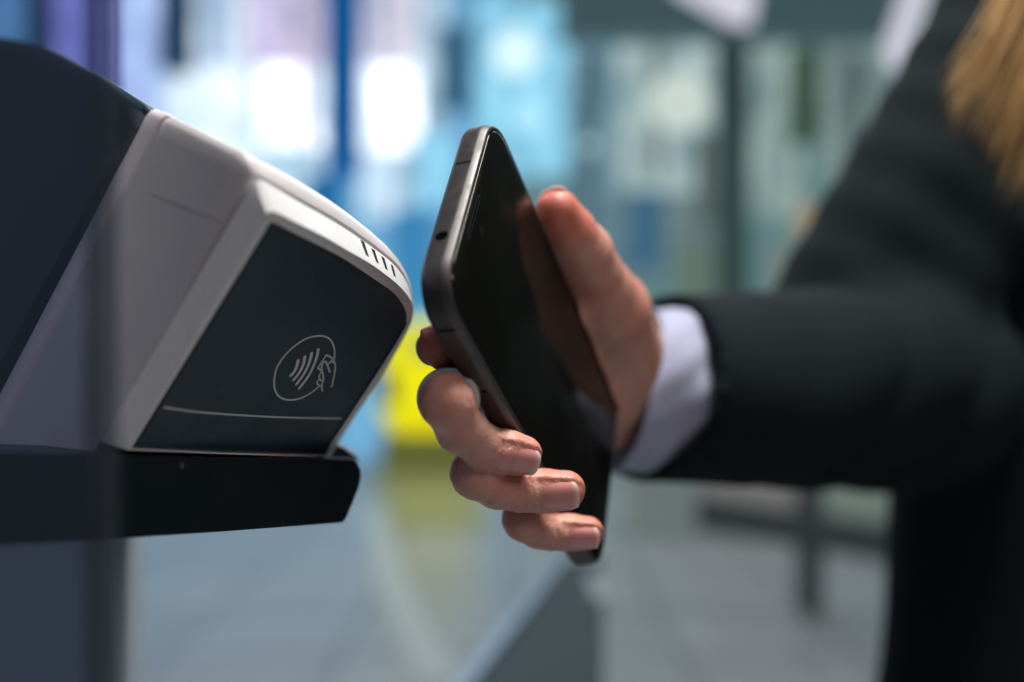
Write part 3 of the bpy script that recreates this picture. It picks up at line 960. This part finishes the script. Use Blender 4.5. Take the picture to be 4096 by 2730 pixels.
WRC = ph(WR)
FA = ELBOW_C - np.array([61.5, 20.0, 430.0])
FA /= np.linalg.norm(FA)
FU = np.array([0.0, 1.0, 0.0]); FU -= FA * (FA @ FU); FU /= np.linalg.norm(FU)
FV = np.cross(FA, FU)
CC = np.array([61.5, 20.3, 430.0])
n_open = np.array([0.965, 0.25, 0.05]); o_open = np.array([52.0, 18.8, 425.0])
n_hem = np.array([0.755, 0.31, 0.578]); o_hem = np.array([73.5, 18.7, 407.0])
RIDGE_PTS = [((np.array([(x - 512) / F, (y - 341) / F, 1.0]) * d - PA) @ PR) for x, y, d in ((601, 292, 341), (612, 310, 347), (623, 328, 355))]
RIDGE = [np.array(q) for q in RIDGE_PTS]
PALM = [
 (WR, KN, 18.0, 17.0), (KN, (36, 76, -27), 17.0, 10.5), (KN, (34, 96, -27), 16.0, 10.0),
 (KN, (32, 112, -24), 15.5, 9.0), (KN, (32, 60, -27), 16.0, 10.0), (WR, (-15, 128, 2.5), 15.5, 11.5), (KN, (-16, 128, 2), 15.0, 11.5),
 ((-15, 128, 2.5), (-11, 99, 6.5), 11.5, 10.0), ((-19, 125, -2), (12, 84, -27), 12.0, 9.0), ((-9, 90, 3), (10, 76, -21), 9.0, 8.0), ((-14, 112, 2), (8, 92, -21), 10.0, 8.0),
 (KN, (-21, 165, -13.7), 16.0, 13.0), ((-21, 165, -13.7), WR, 13.0, 20.0),
 (WR, WR + (ELB - WR) * 0.35, 19.0, 22.0),
]
def hand_sdf(p):
    palm = None
    for a, b, ra, rb in PALM:
        d = cone(p, a, b, ra, rb)
        palm = d if palm is None else smin(palm, d, 9.0)
    tot = None
    for k, fg in FINGERS.items():
        f = None
        for a, b in zip(fg['ch'][:-1], fg['ch'][1:]):
            d = cone(p, a[:3], b[:3], a[3], b[3])
            f = d if f is None else smin(f, d, 1.8)
        nl = NAILS[k]
        q = p - nl['c'].astype(np.float32)
        s = q @ nl['d'].astype(np.float32)
        x = q @ nl['s'].astype(np.float32)
        h = q @ nl['n'].astype(np.float32)
        ang = np.arctan2(x, np.maximum(h, 0.01))
        sm = lambda t: np.clip(t, 0, 1) ** 2 * (3 - 2 * np.clip(t, 0, 1))
        mask = sm((s + nl['L'] - nl['r'] * .58 + .6) / 1.0) * sm((1.10 - np.abs(ang)) / 0.12) * (h > 0) * sm((nl['r'] * 1.3 - s) / 1.0)
        f = f + 0.55 * mask
        # soft nail folds around the plate
        fold = np.exp(-((np.abs(ang) - 1.20) / 0.13) ** 2) * (h > -2) * sm((s + nl['L']) / 2) * sm((nl['r'] * .7 - s) / 2)
        f = f - 0.36 * fold
        hnd = smin(palm, f, 7.0)
        tot = hnd if tot is None else smin(tot, hnd, 0.9)
    # creases at the joints of the curled fingers
    for k in ('middle', 'ring', 'pinky'):
        ch = FINGERS[k]['ch']
        for ji, off, amp, sg in ((4, -1.2, .30, .55), (4, .4, .36, .6), (4, 1.9, .22, .5), (2, 0.0, .34, .6), (2, 2.0, .28, .55), (2, -2.0, .28, .55), (2, 3.9, .18, .5), (3, 1.0, -.25, 2.5)):
            c = np.array(ch[ji][:3]); dn = np.array(ch[ji + 1][:3]) - np.array(ch[ji - 1][:3])
            dn = dn / np.linalg.norm(dn)
            q = p - c.astype(np.float32)
            # creases wander a little instead of running dead straight
            s = q @ dn.astype(np.float32) - off + 0.5 * np.sin(q[..., 0] * .9 + q[..., 2] * .7 + off) + .3 * np.sin(q[..., 1] * 1.7 + ji)
            near = np.linalg.norm(q, axis=-1)
            tot = tot + amp * np.exp(-(s / sg) ** 2) * np.clip((10 - near) / 2, 0, 1)
    for c, dn, off in (((-8, 66.5, 6), (0.07, -1, -.12), 0), ((-8, 66.5, 6), (0.07, -1, -.12), 2.6), ((-8, 66.5, 6), (0.07, -1, -.12), -2.4), ((-13, 97, 9.0), (.1, -1, 0), 0)):
        dn = np.array(dn) / np.linalg.norm(dn)
        s = (p - np.array(c, np.float32)) @ dn.astype(np.float32) - off
        near = np.linalg.norm(p - np.array(c, np.float32), axis=-1)
        tot = tot + 0.25 * np.exp(-(s / 0.7) ** 2) * (near < 13)
    ridge = smin(cone(p, RIDGE[0], RIDGE[1], 3.2, 4.2), cone(p, RIDGE[1], RIDGE[2], 4.2, 3.4), 2.0)
    tot = smin(tot, ridge, 3.0)
    # the wrist stays inside the shirt cuff
    pc = PA.astype(np.float32) + p @ PR.T.astype(np.float32)
    rel = pc - CC.astype(np.float32)
    ea = (np.sqrt((rel @ FU.astype(np.float32) / 32.0) ** 2 + (rel @ FV.astype(np.float32) / 27.5) ** 2) - 1) * 28.0
    gp = (pc - o_open.astype(np.float32)) @ n_open.astype(np.float32)
    tot = smax(tot, np.minimum(gp + 2.0, ea), 2.0)
    # flesh flattens against the phone instead of entering it
    bx = np.stack([np.abs(p[..., 0] - PW / 2) - PW / 2 - .1 + 2.0, np.abs(p[..., 1] - PL / 2) - PL / 2 - .1 + 2.0, np.abs(p[..., 2] + PT / 2) - PT / 2 - .25 + 2.0], -1)
    bd = np.linalg.norm(np.maximum(bx, 0), axis=-1) + np.minimum(bx.max(-1), 0) - 2.0
    return smax(tot, -bd, 0.8)

hv, hq = surface_nets(hand_sdf, (-75, 10, -52), (102, 205, 62), 0.66)
body = link('body', phw(hv), hq, M['skin'], person, sharp=180)
fl_ = np.zeros(len(hv))
for k, fg in FINGERS.items():
    c = np.array(fg['ch'][-1][:3])
    fl_ = np.maximum(fl_, np.exp(-(np.linalg.norm(hv - c, axis=1) / (14 if k == 'thumb' else 9)) ** 2) * (0.75 if k in ('thumb', 'index') else 0.5))
for k in ('middle', 'ring', 'pinky'):
    for ji in (2, 4):
        c = np.array(FINGERS[k]['ch'][ji][:3])
        fl_ = np.maximum(fl_, 0.22 * np.exp(-(np.linalg.norm(hv - c, axis=1) / 8) ** 2))
fl_ = np.maximum(fl_, 0.25 * np.exp(-(np.linalg.norm(hv - np.array([-12, 90, 9]), axis=1) / 25) ** 2))
bl = 0.0
for f_ in (0.11, 0.23, 0.41):
    for k_ in range(3):
        dv = rng.normal(0, 1, 3)
        bl = bl + np.sin(hv @ (dv / np.linalg.norm(dv)) * f_ * 2.2 + rng.uniform(0, 6)) / 9
fl_ = np.clip(fl_ + 0.06 + 0.42 * bl, 0, 1)
at_ = body.data.attributes.new('flush', 'FLOAT', 'POINT')
at_.data.foreach_set('value', fl_.astype(np.float32))

for k, nl in NAILS.items():
    r, L = nl['r'], nl['L']
    s0, s1 = -(L - r * 0.58), r * (0.2 if k == 'index' else 0.62)
    top, ed = [], []
    ns, na = 14, 13
    for i in range(ns):
        t = i / (ns - 1)
        s = s0 + (s1 - s0) * t
        for j in range(na):
            a = -1 + 2 * j / (na - 1)
            ss = s - 1.1 * abs(a) ** 4 * t ** 4 + (2.4 * a * a * (1 - t) ** 3)
            ang = a * (1.0 - 0.05 * t)
            rr = r - 0.08 + nl['tp'] * max(0.0, -s) - 0.30 * (max(0, s) / r) ** 2 * 1.2 - 0.30 * abs(a) ** 6 - (0.35 if i == 0 else 0.1 if i == 1 else 0)
            top.append(nl['c'] + nl['d'] * ss + rr * (math.cos(ang) * nl['n'] + math.sin(ang) * nl['s']))
            ed.append(min(1, max(0, (t - 0.905 + 0.03 * a * a) / 0.045)))
    top = np.array(top)
    ax = top - (nl['c'] + ((top - nl['c']) @ nl['d'])[:, None] * nl['d'])
    bot = top - 0.45 * ax / np.linalg.norm(ax, axis=1)[:, None]
    V = np.vstack([top, bot])
    n0 = ns * na
    fc = []
    for i in range(ns - 1):
        for j in range(na - 1):
            q = (i * na + j, i * na + j + 1, (i + 1) * na + j + 1, (i + 1) * na + j)
            fc.append(q)
            fc.append(tuple(x + n0 for x in q[::-1]))
    rim = [j for j in range(na)] + [i * na + na - 1 for i in range(1, ns)] + [(ns - 1) * na + j for j in range(na - 2, -1, -1)] + [i * na for i in range(ns - 2, 0, -1)]
    for x, y in zip(rim, rim[1:] + rim[:1]):
        fc.append((x, y, y + n0, x + n0))
    o = link('fingernail', phw(V), fc, M['nail'], body, sharp=60)
    at_ = o.data.attributes.new('free_edge', 'FLOAT', 'POINT')
    at_.data.foreach_set('value', np.array(ed + ed, np.float32))

# silver ring on the middle finger
ra, rb = np.array(FINGERS['middle']['ch'][1][:3], float), np.array(FINGERS['middle']['ch'][2][:3], float)
dr = (rb - ra) / np.linalg.norm(rb - ra)
rc = ra + (rb - ra) * 0.76
s1 = np.cross(dr, [0, 0, 1.0]); s1 /= np.linalg.norm(s1)
s2 = np.cross(dr, s1)
rings = []
for a in np.linspace(0, 2 * math.pi, 48, endpoint=False):
    e_ = math.cos(a) * s1 + math.sin(a) * s2
    rings.append([rc + e_ * (6.95 + x) + dr * y for x, y in ((0, -1.5), (1.15, -1.3), (1.4, 0), (1.15, 1.3), (0, 1.5))])
V = [p for r in rings for p in r]
fc = []
for i in range(48):
    for j in range(5):
        a, b = i * 5 + j, i * 5 + (j + 1) % 5
        c, d = ((i + 1) % 48) * 5 + (j + 1) % 5, ((i + 1) % 48) * 5 + j
        fc.append((a, b, c, d))
link('ring', phw(np.array(V)), fc, M['silver'], person, sharp=40)

# shirt cuff: an open elliptical sleeve end cut by two slanted planes
def ring_cut(ru, rv, nrm, org, push=0.0, wob=0.0):
    out_ = []
    for i, a in enumerate(np.linspace(0, 2 * math.pi, 72, endpoint=False)):
        w_ = 1 + wob * (math.sin(3 * a + 1) + .6 * math.sin(7 * a))
        b = CC + FU * ru * w_ * math.cos(a) + FV * rv * w_ * math.sin(a)
        t = ((org - b) @ nrm) / (FA @ nrm)
        out_.append(b + FA * (t + push))
    return np.array(out_)
def cuff_ring(t, grow):
    a_, b_ = ring_cut(34.4 + grow, 31.0 + grow, n_open, o_open), ring_cut(35.2 + grow, 31.6 + grow, n_hem, o_hem, 16)
    r_ = a_ * (1 - t) + b_ * t
    for i, a in enumerate(np.linspace(0, 2 * math.pi, 72, endpoint=False)):
        o_ = r_[i] - (CC + FA * ((r_[i] - CC) @ FA))
        o_ /= np.linalg.norm(o_)
        r_[i] = r_[i] + o_ * (1.1 * math.sin(3 * a + 5 * t) + 0.8 * math.sin(5 * a - 7 * t + 1) + 0.5 * math.sin(11 * a + 9 * t)) * (0.35 + t)
        r_[i] = r_[i] + FA * (0.9 * math.sin(2 * a + .5) + .6 * math.sin(5 * a)) * (1 - t)
    return r_
cu = [cuff_ring(.9, -2.2), cuff_ring(.3, -1.9), cuff_ring(0.012, -1.2), cuff_ring(0, -.6), cuff_ring(0.012, 0)] + [cuff_ring(t, 0) for t in np.linspace(.05, 1, 14)]
link('shirt_cuff', *loft([C2W(r) for r in cu], False, False), M['cuff'], person, sharp=60)

# jacket: forearm sleeve, bent elbow, upper arm and torso in one cloth surface
SH0 = np.array([200.0, 4.0, 582.0]); SH1 = np.array([372.0, -272.0, 632.0])
def jacket_sdf(p):
    pf = p.astype(np.float32)
    t = np.clip(((pf - CC.astype(np.float32)) @ FA.astype(np.float32)) / 215, -0.3, 1.3)
    hem = CC.astype(np.float32) - (FA * 40).astype(np.float32)
    # folds sweep from the crook of the elbow along the forearm
    q = pf - ELBOW_C.astype(np.float32)
    ang = np.arctan2(q @ FU.astype(np.float32), q @ FV.astype(np.float32))
    al = (pf - CC.astype(np.float32)) @ FA.astype(np.float32)
    fold = (8.0 * np.abs(np.sin(al * 0.045 + 0.9 * np.sin(ang + 0.4) + pf[..., 1] * 0.022 + 0.8)) ** 0.8 - 4.0) * np.clip((al - 35) / 110, 0, 1)
    fold += 0.9 * np.sin(al * 0.05 - pf[..., 1] * 0.06 + 2)
    fore = cone(pf, hem, ELBOW_C, 38.5, 57.0) - fold * 0.75
    upper = cone(pf, SH0, SH1, 56.0, 66.0) - 2.2 * np.sin(pf[..., 1] * 0.055 + pf[..., 0] * 0.06) - 1.0 * np.sin(pf[..., 1] * .13 - pf[..., 0] * .1)
    y = pf[..., 1]
    cx = 448.0 + 0.0 * y
    hw = 186.0 + 0.10 * np.clip(y, -60, 500) - 0.25 * np.clip(-y - 180, 0, 200)
    dz = 128.0 - 0.12 * np.clip(-y - 150, 0, 300)
    e = (np.sqrt(((pf[..., 0] - cx) / hw) ** 2 + ((pf[..., 2] - 645.0) / dz) ** 2) - 1) * 125.0
    e = np.maximum(e, -y - 290 + 0.25 * np.abs(pf[..., 0] - cx))
    e = np.maximum(e, y - 420)
    e = e - 1.5 * np.sin(y * .03 + pf[..., 0] * .02)
    d = smin(fore, upper, 16.0)
    d = smin(d, e, 10.0)
    cut = (o_hem.astype(np.float32) - pf) @ n_hem.astype(np.float32)
    lim = np.where(al < 60, cut, -1e3)
    d = np.maximum(d, lim)
    inner = cone(pf, hem, ELBOW_C, 33.5, 44.0)
    inner = np.maximum(inner, al - 50)
    return np.maximum(d, -inner)
jv, jq = surface_nets(jacket_sdf, (20, -320, 350), (660, 430, 790), 3.8)
jk_o = link('jacket', C2W(jv), jq, M['jacket'], person, sharp=180)
md = jk_o.modifiers.new('smooth', 'SMOOTH')
md.factor = 0.5
md.iterations = 4

# long fair hair falling in front of the shoulder
parts = []
def lock(p0, p1, p2, r):
    pts = spline([p0, p1, p2], 12)
    rr = r * np.array([1, 1, 1, 1, 1, 1, .95, .9, .8, .65, .42, .12])
    return tube([C2W(q) for q in pts], rr / 1000, 6)
def cp(u, v, z):
    return np.array([(u * K - 512) / F * z, (v * K - 341) / F * z, z])
for c_ in range(13):
    t = (c_ + .5) / 13
    ue0 = 2185 + 190 * t + rng.normal(0, 10)
    ve0 = 235 + 230 * t ** 1.2 + rng.normal(0, 40)
    us0 = 2385 + 150 * t
    for i in range(24):
        w_ = rng.normal(0, 1)
        ue, ve = ue0 + 15 * w_ + rng.normal(0, 5), ve0 - 6 * abs(w_) + rng.normal(0, 36)
        us, vs = us0 + 13 * w_, -170 + rng.normal(0, 30)
        z = 444 + rng.normal(0, 5)
        um, vm_ = us * .45 + ue * .55 + rng.normal(0, 6) + 10, vs * .4 + ve * .6 - 12
        parts.append(lock(cp(us, vs, z + 8), cp(um, vm_, z), cp(ue, ve, z + rng.normal(0, 3)), 0.2 + 0.32 * rng.random()))
link('hair', *merge(parts), M['hair'], person, sharp=180)

# smears and dust on the plastics: uneven roughness
def smear(m, lo, hi, scale):
    nt = m.node_tree
    tc = nt.nodes.new('ShaderNodeTexCoord')
    nz = nt.nodes.new('ShaderNodeTexNoise')
    nz.inputs['Scale'].default_value = scale
    nz.inputs['Detail'].default_value = 9
    nz.inputs['Distortion'].default_value = 1.2
    nt.links.new(tc.outputs['Object'], nz.inputs['Vector'])
    mr = nt.nodes.new('ShaderNodeMapRange')
    mr.inputs['From Min'].default_value = 0.35
    mr.inputs['From Max'].default_value = 0.7
    mr.inputs['To Min'].default_value = lo
    mr.inputs['To Max'].default_value = hi
    nt.links.new(nz.outputs['Fac'], mr.inputs['Value'])
    nt.links.new(mr.outputs[0], nt.nodes['Principled BSDF'].inputs['Roughness'])
for k_, lo_r, hi_r, sc_r in (('dark_face', .36, .62, 70), ('white_plastic', .3, .5, 60), ('rim_plastic', .18, .38, 80), ('black_plastic', .38, .62, 60), ('phone_metal', .36, .52, 120), ('skin', .30, .52, 160)):
    smear(M[k_], lo_r, hi_r, sc_r)
